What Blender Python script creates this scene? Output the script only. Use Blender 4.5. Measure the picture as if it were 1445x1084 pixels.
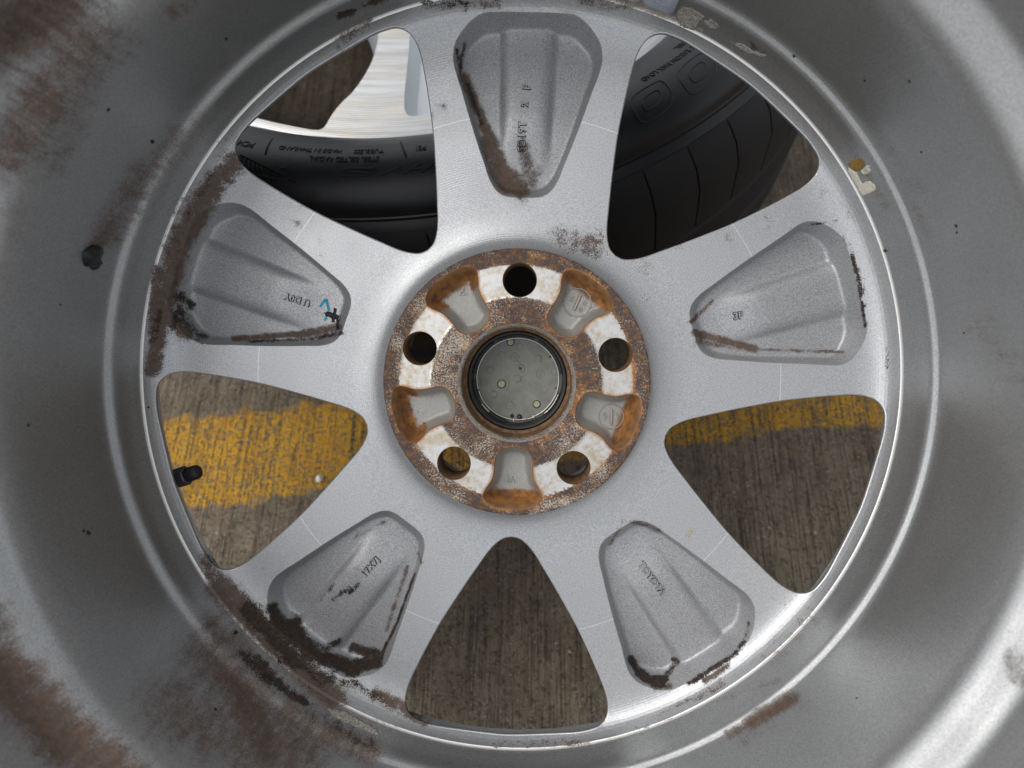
import bpy, math, random
import numpy as np
from mathutils import Matrix, Vector, geometry

random.seed(7); np.random.seed(7)
for o in list(bpy.data.objects): bpy.data.objects.remove(o, do_unlink=True)
SC = bpy.context.scene
COL = SC.collection
rad = math.radians

# ------------------------------------------------------------------ frames
# wheel frame (millimetres): z = wheel axis towards the viewer, z = 0 the hub mounting face
FPX, PX0, PY0 = 1100.0, 722.5, 542.0
CAX, CAY, CTX, CTY, CD = 0.07462551, -0.02913619, 2.11601704, 0.28772858, 379.354927
TILT = rad(30.15)      # wheel leans on the other tyre
KS = 1.085              # ground and other wheel, size about the camera
BASE = -1.85           # clocking of the spokes (degrees)

def rot_cam(ax, ay):
    cx, sx, cy, sy = math.cos(ax), math.sin(ax), math.cos(ay), math.sin(ay)
    return np.array([[1,0,0],[0,cx,-sx],[0,sx,cx]]) @ np.array([[cy,0,sy],[0,1,0],[-sy,0,cy]])
RC = rot_cam(CAX, CAY); TC = np.array([CTX, CTY, -CD])
CAMW = RC.T @ (-TC)                                   # camera centre in wheel mm
MT = np.array([[1,0,0],[0,math.cos(TILT),-math.sin(TILT)],[0,math.sin(TILT),math.cos(TILT)]])
OFF1 = np.array([0,0,-(MT @ np.array([0,-225.,-55.]))[2]])
CAM1 = MT @ CAMW + OFF1                               # camera in world mm for scale 1
CAMWORLD = CAM1 * KS
OFFW = CAMWORLD - MT @ CAMW                           # wheel origin in world mm

def project(w):
    c = np.atleast_2d(w) @ RC.T + TC
    return np.c_[PX0 + FPX*c[:,0]/-c[:,2], PY0 - FPX*c[:,1]/-c[:,2]]
def ray(px):
    px = np.atleast_2d(np.array(px, float))
    return CAMW, np.c_[(px[:,0]-PX0)/FPX, -(px[:,1]-PY0)/FPX, -np.ones(len(px))] @ RC

# ------------------------------------------------------------------ camera
cam = bpy.data.cameras.new('camera'); camo = bpy.data.objects.new('camera', cam); COL.objects.link(camo)
M = np.eye(4); M[:3,:3] = MT @ RC.T; M[:3,3] = CAMWORLD/1000
camo.matrix_world = Matrix(M.tolist())
cam.sensor_width = 36; cam.lens = 36*FPX/1445.0
cam.clip_start = .01; cam.clip_end = 100
cam.dof.use_dof = True; cam.dof.focus_distance = .392; cam.dof.aperture_fstop = 7.5
SC.camera = camo

# ------------------------------------------------------------------ light
SUN_EL, SUN_AZ = 60, 272            # azimuth clockwise from +Y (image up): light from the left
w = bpy.data.worlds.new('World'); SC.world = w; w.use_nodes = True
nt = w.node_tree; nt.nodes.clear()
sky = nt.nodes.new('ShaderNodeTexSky'); sky.sky_type = 'NISHITA'; sky.sun_disc = False
sky.sun_elevation = rad(SUN_EL); sky.sun_rotation = rad(SUN_AZ)
sky.air_density = 1.0; sky.dust_density = 2.0; sky.ozone_density = 1.0; sky.altitude = 0
bg = nt.nodes.new('ShaderNodeBackground'); bg.inputs[1].default_value = .15
out = nt.nodes.new('ShaderNodeOutputWorld')
hs = nt.nodes.new('ShaderNodeHueSaturation'); hs.inputs['Saturation'].default_value = .17   # overcast: most of the blue is gone
nt.links.new(sky.outputs[0], hs.inputs['Color']); nt.links.new(hs.outputs[0], bg.inputs[0]); nt.links.new(bg.outputs[0], out.inputs[0])
sl = bpy.data.lights.new('sun', 'SUN'); sl.energy = .85; sl.angle = rad(60); sl.color = (1, .97, .93)
so = bpy.data.objects.new('sun', sl); COL.objects.link(so)
d = Vector((math.sin(rad(SUN_AZ))*math.cos(rad(SUN_EL)), math.cos(rad(SUN_AZ))*math.cos(rad(SUN_EL)), math.sin(rad(SUN_EL))))
so.rotation_euler = d.to_track_quat('Z', 'Y').to_euler(); so.location = d*3
SC.view_settings.view_transform = 'Standard'; SC.view_settings.look = 'None'
SC.view_settings.exposure = 0.42; SC.view_settings.gamma = 1

# ------------------------------------------------------------------ node helper
class NB:
    def __init__(s, name):
        s.m = bpy.data.materials.new(name); s.m.use_nodes = True
        s.t = s.m.node_tree; s.t.nodes.clear()
        s.out = s.t.nodes.new('ShaderNodeOutputMaterial')
        s.p = s.t.nodes.new('ShaderNodeBsdfPrincipled'); s.t.links.new(s.p.outputs[0], s.out.inputs[0])
        tc = s.t.nodes.new('ShaderNodeTexCoord')
        v = s.t.nodes.new('ShaderNodeVectorMath'); v.operation = 'SCALE'; v.inputs[3].default_value = 1000
        s.t.links.new(tc.outputs['Object'], v.inputs[0]); s.mm = v.outputs[0]
        s._sep = None
    def lk(s, a, b):
        if hasattr(a, 'is_linked') or hasattr(a, 'links'): s.t.links.new(a, b)
        else:
            if b.type == 'RGBA' and len(a) == 3: a = (*a, 1)
            b.default_value = a
    def math(s, op, a, b=0.0, c=0.0, clamp=False):
        n = s.t.nodes.new('ShaderNodeMath'); n.operation = op; n.use_clamp = clamp
        for i, x in enumerate((a, b, c)): s.lk(x, n.inputs[i])
        return n.outputs[0]
    def noise(s, scale, detail=4, rough=.55, vec=None, dist=0, stretch=None):
        n = s.t.nodes.new('ShaderNodeTexNoise'); n.inputs['Scale'].default_value = scale
        n.inputs['Detail'].default_value = detail; n.inputs['Roughness'].default_value = rough; n.inputs['Distortion'].default_value = dist
        v = vec or s.mm
        if stretch:
            q = s.t.nodes.new('ShaderNodeVectorMath'); q.operation = 'MULTIPLY'; q.inputs[1].default_value = stretch
            s.t.links.new(v, q.inputs[0]); v = q.outputs[0]
        s.t.links.new(v, n.inputs['Vector']); return n.outputs[0]
    def voro(s, scale, feature='F1'):
        n = s.t.nodes.new('ShaderNodeTexVoronoi'); n.feature = feature; n.inputs['Scale'].default_value = scale
        s.t.links.new(s.mm, n.inputs['Vector']); return n.outputs['Distance'], n.outputs.get('Color')
    def step(s, x, lo, hi, a=0.0, b=1.0):
        n = s.t.nodes.new('ShaderNodeMapRange'); n.interpolation_type = 'SMOOTHSTEP'
        for i, v in enumerate((x, lo, hi, a, b)): s.lk(v, n.inputs[i])
        return n.outputs[0]
    def mix(s, f, a, b):
        n = s.t.nodes.new('ShaderNodeMix'); n.data_type = 'RGBA'
        s.lk(f, n.inputs[0]); s.lk(a, n.inputs[6]); s.lk(b, n.inputs[7]); return n.outputs[2]
    def mixf(s, f, a, b):
        n = s.t.nodes.new('ShaderNodeMix'); n.data_type = 'FLOAT'
        s.lk(f, n.inputs[0]); s.lk(a, n.inputs[2]); s.lk(b, n.inputs[3]); return n.outputs[0]
    def attr(s, name='wear'):
        n = s.t.nodes.new('ShaderNodeAttribute'); n.attribute_name = name
        q = s.t.nodes.new('ShaderNodeSeparateColor'); s.t.links.new(n.outputs['Color'], q.inputs[0]); return q.outputs
    def xyz(s):
        if not s._sep:
            q = s.t.nodes.new('ShaderNodeSeparateXYZ'); s.t.links.new(s.mm, q.inputs[0]); s._sep = q.outputs
        return s._sep
    def radius(s):
        x, y, z = s.xyz(); return s.math('SQRT', s.math('ADD', s.math('MULTIPLY', x, x), s.math('MULTIPLY', y, y)))
    def bump(s, h, dist=.0002, strength=1.0, normal=None):
        n = s.t.nodes.new('ShaderNodeBump'); n.inputs['Distance'].default_value = dist; n.inputs['Strength'].default_value = strength
        s.lk(h, n.inputs['Height'])
        if normal: s.t.links.new(normal, n.inputs['Normal'])
        return n.outputs[0]
    def done(s, col=None, rough=None, metal=None, normal=None, spec=None, coat=None):
        if col is not None: s.lk(col, s.p.inputs['Base Color'])
        if rough is not None: s.lk(rough, s.p.inputs['Roughness'])
        if metal is not None: s.lk(metal, s.p.inputs['Metallic'])
        if normal is not None: s.t.links.new(normal, s.p.inputs['Normal'])
        if spec is not None: s.p.inputs['Specular IOR Level'].default_value = spec
        if coat: s.p.inputs['Coat Weight'].default_value = coat; s.p.inputs['Coat Roughness'].default_value = .2
        return s.m

def wear_layers(b, col, rough, metal, film=(.060,.033,.018), crud=(.020,.014,.010), pale=(.42,.36,.25), barrel=False):
    """brown film, dark crud and pale residue, broken up by noise; amounts come from the mesh attribute"""
    R, G, B = b.attr()
    n1 = b.noise(1.5, 8, .8); n2 = b.noise(.22, 6, .7)
    if barrel:                                        # dirt runs along the barrel wall
        x, y, z = b.xyz(); cv = b.t.nodes.new('ShaderNodeCombineXYZ')
        b.lk(b.math('MULTIPLY', b.math('ARCTAN2', y, x), 190.0), cv.inputs[0]); b.lk(b.math('MULTIPLY', z, .22), cv.inputs[1])
        st = b.noise(.22, 6, .68, vec=cv.outputs[0]); n2 = b.math('ADD', b.math('MULTIPLY', n2, .4), b.math('MULTIPLY', st, .6))
    n = b.math('ADD', b.math('MULTIPLY', n1, .55 if barrel else .62), b.math('MULTIPLY', n2, .45 if barrel else .38))
    nn = b.math('MULTIPLY', b.math('SUBTRACT', n, .5), 3.6)
    mr = b.math('MULTIPLY', b.step(b.math('ADD', R, nn), (.16 if barrel else .38), (.92 if barrel else .72), 0.0, .92), b.step(R, .02, .3))
    haze = b.math('MULTIPLY', b.math('MULTIPLY', R, R), .42)
    mr = b.math('MAXIMUM', mr, haze)
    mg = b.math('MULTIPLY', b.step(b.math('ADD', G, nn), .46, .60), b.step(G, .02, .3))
    mb = b.math('MULTIPLY', b.step(b.math('ADD', B, nn), .46, .60, 0.0, .85), b.step(B, .02, .3))
    fcol = b.mix(b.step(b.noise(.35, 6, .75), .36, .64), film, tuple(min(1, c*2.0) for c in film))
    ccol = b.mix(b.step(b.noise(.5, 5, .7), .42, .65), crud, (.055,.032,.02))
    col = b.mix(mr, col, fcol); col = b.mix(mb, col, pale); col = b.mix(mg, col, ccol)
    tot = b.math('MAXIMUM', b.math('MAXIMUM', mr, mg), mb)
    rough = b.mixf(tot, rough, .82); metal = b.mixf(tot, metal, 0.0)
    return col, rough, metal, tot, n1

def mat_silver(name, base, rough, metal, grain=.35, lathe=0.0, grainscale=3.0, specks=True, barrel=False):
    b = NB(name)
    g = b.noise(grainscale, 3, .6); big = b.noise(.02, 3, .5)
    lo = tuple(c*(1-grain*.5) for c in base); hi = tuple(min(1, c*(1+grain*.5)) for c in base)
    col = b.mix(b.step(g, .3, .7), lo, hi)
    col = b.mix(b.step(big, .35, .68, 0.0, .22), col, tuple(c*.78 for c in base))
    if specks:
        sp = b.step(b.noise(.55, 2, .5), .74, .80); col = b.mix(b.math('MULTIPLY', sp, .6), col, (.12,.10,.08))
    rr = b.mixf(b.step(big, .3, .7), rough*.9, min(1, rough*1.15))
    col, rr, mm, tot, n1 = wear_layers(b, col, rr, metal, barrel=barrel)
    h = b.math('ADD', b.math('MULTIPLY', g, .5), b.math('MULTIPLY', tot, .8))
    if lathe:
        r = b.radius()
        wv = b.math('SINE', b.math('MULTIPLY', b.math('ADD', r, b.math('MULTIPLY', big, 1.5)), 5.4))
        h = b.math('ADD', h, b.math('MULTIPLY', wv, lathe))
        ln = b.math('COMPARE', r, 131.0, .16)
        col2 = b.mix(b.math('MULTIPLY', ln, .75), col, (.85,.85,.85)); col = col2
    return b.done(col, rr, mm, b.bump(h, .00012, .8))

M_FACE = mat_silver('machined_silver_paint', (.505,.512,.52), .36, .62, .42, lathe=.13, grainscale=1.6)
M_CAST = mat_silver('cast_silver_paint', (.40,.403,.41), .45, .50, .62, grainscale=1.5)
M_BARREL = mat_silver('barrel_silver_paint', (.355,.36,.36), .39, .70, .44, grainscale=1.6, barrel=True)  # same paint as the faces, base darkened for shade inside the barrel
M_BARE = mat_silver('bare_machined_edge', (.80,.79,.76), .3, .9, .2, specks=False)

def mat_hub():
    b = NB('rusty_machined_hub'); R, G, B = b.attr()
    f = b.noise(1.0, 8, .8); f2 = b.noise(.33, 6, .7); f3 = b.noise(1.3, 6, .8)
    lowf = b.noise(.09, 4, .6); clean = b.mix(b.step(b.math('ADD', b.math('MULTIPLY', f2, .45), b.math('MULTIPLY', lowf, .55)), .42, .64), (.74,.73,.71), (.54,.44,.29))
    clean = b.mix(b.step(b.math('ADD', G, b.math('SUBTRACT', f, .5)), .35, .8, 0.0, .85), clean, (.48,.20,.045))
    rust = b.mix(b.step(f2, .46, .66), (.085,.058,.050), (.24,.115,.042))
    rust = b.mix(b.step(b.math('ADD', G, b.math('ADD', b.math('MULTIPLY', b.math('SUBTRACT', f2, .5), 1.3), b.math('MULTIPLY', b.math('SUBTRACT', lowf, .5), 2.0))), .42, .95), rust, (.34,.135,.028))
    fl = b.step(b.math('ADD', b.math('MULTIPLY', f3, .6), b.math('ADD', b.math('MULTIPLY', f, .4), b.math('ADD', b.math('MULTIPLY', B, .06), b.math('MULTIPLY', b.math('SUBTRACT', lowf, .5), .22)))), .545, .60, 0.0, .9)
    rust = b.mix(fl, rust, b.mix(f2, (.62,.60,.57), (.62,.47,.30)))
    nn = b.math('MULTIPLY', b.math('SUBTRACT', f, .5), 2.6)
    mk = b.step(b.math('ADD', R, nn), .40, .56)
    col = b.mix(mk, clean, rust)
    rough = b.mixf(mk, .33, .75); metal = b.mixf(mk, .72, .12)
    h = b.math('ADD', b.math('MULTIPLY', f, b.math('MULTIPLY', mk, 1.4)), b.math('MULTIPLY', f3, .2))
    return b.done(col, rough, metal, b.bump(h, .0003, .9))
M_HUB = mat_hub()
def mat_well():
    b = NB('rust_stained_casting'); R, G, B = b.attr()
    g = b.noise(1.8, 4, .6); n2 = b.noise(.45, 5, .65)
    col = b.mix(b.step(g, .3, .7), (.30,.295,.28), (.44,.43,.40))
    nn = b.math('MULTIPLY', b.math('SUBTRACT', n2, .5), .9)
    mk = b.step(b.math('ADD', R, nn), .25, .8)
    rc = b.mix(b.step(b.noise(.25, 4, .6), .35, .65), (.33,.125,.018), (.13,.055,.018))
    rc = b.mix(b.step(g, .55, .75, 0.0, .4), rc, (.50,.30,.11))
    col = b.mix(mk, col, rc); col = b.mix(b.math('MULTIPLY', B, .55), col, (.30,.20,.11))
    return b.done(col, b.mixf(mk, .5, .7), b.mixf(mk, .35, 0.0), b.bump(g, .0002, .8))
M_WELL = mat_well()
def mat_simple(name, c1, c2, rough, scale=.4, metal=0.0, bump=.0002, spec=.5, r2=None):
    b = NB(name); n = b.noise(scale, 6, .65); f = b.noise(scale*7, 4, .6)
    col = b.mix(b.step(n, .3, .7), c1, c2)
    rr = b.mixf(n, rough, r2 if r2 else min(1, rough*1.25))
    return b.done(col, rr, metal, b.bump(b.math('ADD', n, b.math('MULTIPLY', f, .5)), bump, .8), spec)
M_BORE = mat_simple('rust_brown_bore', (.10,.055,.03), (.26,.15,.07), .7)
M_PLASTIC = mat_simple('black_plastic', (.012,.012,.012), (.025,.025,.024), .45)
M_CAP = mat_simple('grey_cap_plastic', (.215,.222,.19), (.30,.30,.265), .5, .12)
M_CAPDOT = mat_simple('yellowed_pin_plastic', (.36,.34,.20), (.55,.52,.34), .5)
M_WIRE = mat_simple('spring_wire', (.62,.60,.54), (.75,.73,.68), .3, .5, .9)
M_RUBBER = mat_simple('black_valve_rubber', (.012,.012,.013), (.03,.03,.03), .5)
M_NUT = mat_simple('grey_valve_nut', (.07,.072,.078), (.17,.17,.18), .45, .6, .6)
M_TAR = mat_simple('glossy_tar', (.008,.009,.009), (.018,.019,.018), .16, .5, 0, .0004)
M_WEIGHT = mat_simple('blue_grey_weight', (.33,.36,.42), (.42,.45,.51), .5, .3, .2)
M_STICK = mat_simple('torn_sticker_paper', (.52,.48,.38), (.70,.67,.58), .8, 1.2)
M_GLUE = mat_simple('amber_glue', (.17,.085,.012), (.30,.17,.03), .4, .7)
M_RESID = mat_simple('dried_residue', (.16,.15,.14), (.50,.46,.40), .85, 1.0, 0, .0005)
M_BLUEINK = mat_simple('blue_paint_pen', (.01,.28,.48), (.02,.40,.62), .5)
M_BLACKINK = mat_simple('black_paint_pen', (.010,.010,.014), (.02,.02,.026), .5)
M_WHITESTONE = mat_simple('white_stone', (.60,.57,.50), (.80,.77,.70), .8)
def mat_tyre(name, c, rough):
    b = NB(name); n = b.noise(.05, 5, .6); f = b.noise(1.2, 5, .7)
    col = b.mix(b.step(n, .4, .7), c, tuple(x*1.6 for x in c))
    col = b.mix(b.step(f, .66, .74, 0, .25), col, (.12,.11,.10))
    return b.done(col, b.mixf(n, rough, rough*1.3), 0.0, b.bump(f, .0003, .6), .45)
M_TYRE = mat_tyre('tyre_rubber', (.0075,.008,.010), .33)
M_TREAD = mat_tyre('tread_rubber', (.008,.008,.010), .6)
M_TTEXT = mat_tyre('tyre_lettering_rubber', (.006,.006,.007), .6)
def mat_polished():
    b = NB('machine_polished_face'); r = b.radius(); x, y, z = b.xyz(); cv = b.t.nodes.new('ShaderNodeCombineXYZ')
    b.lk(b.math('MULTIPLY', r, .35), cv.inputs[0]); b.lk(b.math('MULTIPLY', b.math('ARCTAN2', y, x), 3.0), cv.inputs[1])
    st = b.noise(.55, 6, .7, vec=cv.outputs[0]); n = b.noise(.03, 4, .6)
    col = b.mix(b.step(st, .35, .66), (.62,.625,.63), (.44,.43,.40)); col = b.mix(b.step(n, .45, .7, 0, .5), col, (.60,.54,.42))
    h = b.math('ADD', b.math('SINE', b.math('MULTIPLY', r, 4.0)), b.math('MULTIPLY', st, 2.0))
    return b.done(col, b.mixf(st, .30, .46), .8, b.bump(h, .0001, .6))
M_POL = mat_polished()
M_PALE = mat_silver('pale_silver_paint', (.50,.54,.565), .42, .45, .15, specks=False)

def ground_nodes(b):
    """brushed concrete: sand grains, stones, pits and the broom's grooves"""
    q = b.t.nodes.new('ShaderNodeVectorMath'); q.operation = 'MULTIPLY'; q.inputs[1].default_value = (1,1,0)
    b.t.links.new(b.mm, q.inputs[0]); x0 = b.xyz(); b.mm = q.outputs[0]
    n = b.noise(.03, 6, .65); fine = b.noise(.9, 8, .8)
    st = b.noise(.62, 5, .7, stretch=(1.15, .022, 1.0), dist=.25); st2 = b.noise(.14, 5, .65, stretch=(1.0, .08, 1.0))
    dv, gc = b.voro(.55); sg = b.t.nodes.new('ShaderNodeSeparateColor'); b.t.links.new(gc, sg.inputs[0]); g1, g2 = sg.outputs[0], sg.outputs[1]
    col = b.mix(b.step(n, .3, .7), (.185,.143,.098), (.315,.252,.178))
    col = b.mix(b.step(g1, .1, .9, 0, .35), col, (.29,.24,.18))
    col = b.mix(b.step(g2, .68, .95, 0, .55), col, (.055,.044,.034))
    gro = b.step(st, .53, .62); col = b.mix(b.math('MULTIPLY', gro, .62), col, (.050,.040,.031))
    col = b.mix(b.step(st2, .46, .68, .0, .5), col, (.075,.060,.046))
    sp = b.step(b.math('ADD', b.math('MULTIPLY', fine, .8), b.math('MULTIPLY', g1, .2)), .60, .66, 0, .9); col = b.mix(sp, col, (.50,.46,.39))
    dk = b.step(b.noise(.20, 6, .7), .62, .70, 0, .6); col = b.mix(dk, col, (.030,.024,.019))
    d2, pc = b.voro(.16); peb = b.step(d2, .17, .09, 0, .8); col = b.mix(peb, col, b.mix(pc, (.42,.36,.28), (.20,.16,.12)))
    h = b.math('ADD', b.math('MULTIPLY', gro, -1.1), b.math('ADD', b.math('MULTIPLY', fine, 1.4), b.math('MULTIPLY', st2, -.6)))
    h = b.math('ADD', h, b.math('ADD', b.math('MULTIPLY', peb, .5), b.math('MULTIPLY', b.step(dv, .6, .1), .5)))
    return col, h, n, st, fine, g1
def mat_ground():
    b = NB('brushed_concrete'); col, h, *_ = ground_nodes(b)
    return b.done(col, .88, 0.0, b.bump(h, .0016, .9), .3)
def mat_line():
    b = NB('worn_yellow_paint'); col, h, n, st, fine, g1 = ground_nodes(b)
    x, y, z = b.xyz()
    x = b.math('DIVIDE', x, KS); y = b.math('DIVIDE', y, KS)
    yc = b.math('SUBTRACT', y, b.math('MULTIPLY', x, .138))          # across the line: -15+34 .. 83
    e = b.math('MULTIPLY', b.math('SUBTRACT', b.noise(.055, 5, .65), .5), 34)
    yy = b.math('ADD', yc, e)
    cov = b.math('MULTIPLY', b.step(yy, 13, 19), b.step(yy, 85, 79))
    worn = b.math('ADD', b.math('MULTIPLY', b.noise(.45, 9, .82), .56), b.math('ADD', b.math('MULTIPLY', st, .34), b.math('MULTIPLY', g1, .10)))
    right = b.step(x, -150, 120, 0.0, .015)
    hole = b.step(b.math('ADD', worn, right), .495, .56)
    m = b.math('MULTIPLY', cov, b.math('SUBTRACT', 1.0, hole))
    yel = b.mix(b.step(n, .35, .65), (.88,.48,.040), (.78,.39,.030))
    yel = b.mix(b.step(fine, .42, .62, 0, .7), yel, (.30,.135,.014)); yel = b.mix(b.step(g1, .5, 1, 0, .35), yel, (.70,.43,.09))
    col = b.mix(m, col, yel)
    h = b.math('ADD', h, b.math('MULTIPLY', m, .9))
    return b.done(col, b.mixf(m, .88, .62), 0.0, b.bump(h, .0016, .9), .3)
M_GROUND = mat_ground(); M_LINE = mat_line()

# ------------------------------------------------------------------ dirt map, drawn on the surfaces (pixel capsules)
# (x0,y0,x1,y1,radius,strength) per channel
FILM = [(262,470,232,440,14,.9),(215,520,232,430,14,1.0),(228,440,258,330,20,1.0),(250,350,300,262,22,1.0),(300,262,345,215,18,.85),
 (215,470,222,380,10,.8),(268,300,330,225,26,.62),(240,230,290,165,22,.35),(200,250,150,330,30,.62),(250,190,210,250,20,.55),(150,330,132,352,15,.85),
 (260,160,340,70,16,.25),(120,110,180,60,40,.35),(60,150,120,60,60,.72),(20,210,70,120,55,.75),(20,40,80,10,70,.85),(90,100,150,20,22,.5),(20,330,20,240,26,.3),(240,20,270,5,20,.6),
 (105,175,70,235,30,.45),(520,30,480,60,14,.55),(620,6,700,4,12,.5),(820,3,900,8,12,.6),
 (310,830,470,985,24,1.0),(290,790,330,860,16,.75),(330,900,370,960,22,.7),(300,930,420,1060,60,.68),(250,1000,380,1070,70,.62),(330,960,380,1060,40,.85),
 (410,1010,520,1060,26,.78),(500,1010,560,1030,10,.4),(300,880,310,905,25,.7),(530,980,600,1015,13,.85),(480,960,540,985,10,.5),
 (0,950,90,1040,55,1.0),(90,1040,180,1100,50,.95),(0,870,10,960,30,.6),(60,1010,140,1084,70,.55),(50,960,130,1030,22,.5),
 (700,1050,830,1048,9,.55),(860,1040,1000,1000,6,.4),(1010,990,1100,960,5,.4),(1060,1020,1120,985,13,.95),(1030,1035,1065,1020,9,.7),(1050,1040,1130,990,22,.32),
 (1085,930,1140,870,22,.38),(1120,880,1175,830,10,.3),(1050,960,1125,915,10,.2),(1028,940,995,962,5,1.0),(1020,965,985,985,4,.95),(985,985,930,1004,3.5,.7),(925,970,945,968,6,.8),
 (1200,215,1250,290,9,.45),(1290,290,1310,330,10,.35),(1240,190,1320,300,16,.25),(1300,310,1330,220,40,.14),(1390,470,1440,520,40,.28),(1260,120,1245,110,14,.2),
 (800,340,840,350,24,.62),(780,330,860,330,14,.45),(905,360,915,385,14,.42),(930,345,970,350,12,.3),(900,375,910,420,16,.3),(960,340,985,325,10,.3),
 (1015,330,1035,350,12,.42),(1075,300,1085,325,10,.38),(1000,345,960,362,8,.25),(600,170,625,150,4,.5),(640,196,665,192,4,.6),
 (1145,255,1200,300,16,.3),(1170,290,1230,400,10,.2),(1140,815,1110,850,14,.3),(440,1000,470,1020,10,.4),(1425,640,1445,660,20,.3),(1430,930,1445,960,20,.45),
 (500,800,560,830,5,.3),(410,310,425,320,6,.45),(455,340,452,360,4,.4),
 (640,20,840,15,28,.22),(560,330,600,290,30,.14),(1000,330,1130,280,34,.20),(1195,300,1225,420,20,.20),(300,240,420,300,30,.16),(900,560,870,620,30,.12),(400,790,340,830,22,.2),(640,720,560,900,30,.14),
 # pocket stains
 (655,110,700,215,9,.95),(690,200,715,262,15,1.0),(705,240,735,270,18,.9),(738,205,750,255,13,.62),(660,130,672,160,6,.7),(745,258,760,240,12,.45),
 (980,470,1065,492,7,.95),(985,480,1050,488,13,.62),(1060,493,1190,497,3,.7),(1005,425,975,455,4,.8),(860,770,880,735,4,.5),(890,735,930,748,6,.62),
 (445,470,330,478,5,.9),(478,462,420,474,7,.9),(575,800,545,890,4,.7),(545,735,500,760,4,.4)]
CRUD = [(258,420,240,470,6,.75),(262,310,300,250,6,.5),(225,440,216,480,7,.7),(252,415,262,455,13,.62),(262,455,285,475,12,.62),(266,425,270,432,7,.72),(255,340,246,410,8,.42),
 (480,22,500,17,7,.95),(515,6,545,1,7,.75),(600,5,660,5,9,.6),(650,95,656,62,4,.7),(645,70,650,105,4,.7),(660,120,680,175,4,.8),
 (350,860,372,885,16,.95),(372,885,420,935,12,.95),(395,930,470,960,9,.75),(430,940,455,965,8,.7),(360,930,400,970,12,.85),(400,970,430,990,10,.7),
 (345,925,380,960,14,.72),(385,860,395,885,12,1.0),(395,880,440,920,18,1.0),(430,920,500,945,14,1.0),(490,940,530,935,12,.95),(415,880,425,905,15,.9),
 (500,915,535,925,10,.85),(450,920,480,905,8,.7),(500,965,545,990,7,.62),(440,1000,520,1050,22,.42),(480,960,505,965,6,.7),
 (540,920,560,880,3,.8),(560,880,585,810,2.5,.8),(590,780,600,810,3,.6),
 (890,930,903,950,7,.9),(903,950,922,963,9,1.0),(915,958,938,958,7,.95),(918,962,936,966,6,.95),(940,955,952,938,6,.72),(973,966,1005,944,5,.95),(1005,944,1040,920,4,.85),(1038,925,1050,905,5,.62),(1050,905,1056,880,4,.55),(958,935,950,930,4,.7),
 (1200,345,1212,400,4,.85),(1212,400,1221,460,4,.8),(1190,335,1200,350,4,.5),(1180,312,1140,318,3,.55),(1252,490,1255,545,2.5,.45),
 (295,205,330,190,9,.3),(1055,60,1080,75,7,.5),(470,845,485,835,5,.55),(495,835,505,825,5,.62),(450,850,470,825,4,.5),
 (450,478,350,482,3,.7),(480,470,440,478,5,.7)]
PALE = [(890,5,960,30,8,.62),(960,30,990,42,5,.5),(1030,55,1080,80,7,.42),(520,985,550,1000,5,.3),(970,755,985,745,6,.62),(965,765,975,755,5,.5),(838,880,855,878,5,.4),(1180,260,1200,290,8,.3)]
def caps(px, lst):
    v = np.zeros(len(px))
    for x0,y0,x1,y1,r,s in lst:
        m = (px[:,0] > min(x0,x1)-r*1.5) & (px[:,0] < max(x0,x1)+r*1.5) & (px[:,1] > min(y0,y1)-r*1.5) & (px[:,1] < max(y0,y1)+r*1.5)
        if not m.any(): continue
        p = px[m]; a = np.array([x0,y0]); d_ = np.array([x1-x0,y1-y0], float); L = max(d_ @ d_, 1e-6)
        t = np.clip((p-a) @ d_/L, 0, 1); dd = np.hypot(*(p-a-t[:,None]*d_).T)/r
        k = np.clip((1.6-dd)/1.5, 0, 1); k = k*k*(3-2*k)
        v[m] = np.maximum(v[m], s*k)
    return v
def wear_of(w3):
    px = project(w3); return np.c_[caps(px, FILM), caps(px, CRUD), caps(px, PALE), np.ones(len(px))]

# ------------------------------------------------------------------ mesh helpers (mm in, metres out)
def mesh(name, V, Fs, mats, parent=None, midx=None, wear=None, sharp=35, smooth=True, scale=.001):
    me = bpy.data.meshes.new(name); V = np.asarray(V, float)
    me.from_pydata((V*scale).tolist(), [], [list(map(int, f)) for f in Fs])
    mats = mats if isinstance(mats, (list, tuple)) else [mats]
    for m in mats: me.materials.append(m)
    if midx is not None: me.polygons.foreach_set('material_index', np.asarray(midx, np.int32))
    if smooth:
        me.polygons.foreach_set('use_smooth', np.ones(len(me.polygons), bool))
        if sharp: me.set_sharp_from_angle(angle=rad(sharp))
    if wear is not None:
        at = me.attributes.new('wear', 'FLOAT_COLOR', 'POINT'); at.data.foreach_set('color', np.asarray(wear, np.float32).ravel())
    me.update(); o = bpy.data.objects.new(name, me); COL.objects.link(o)
    if parent: o.parent = parent
    return o
def empty(name, label, cat, mat=None, group=None):
    o = bpy.data.objects.new(name, None); o.empty_display_size = .05; COL.objects.link(o)
    if mat is not None: o.matrix_world = mat
    o['label'] = label; o['category'] = cat
    if group: o['group'] = group
    return o
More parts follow.
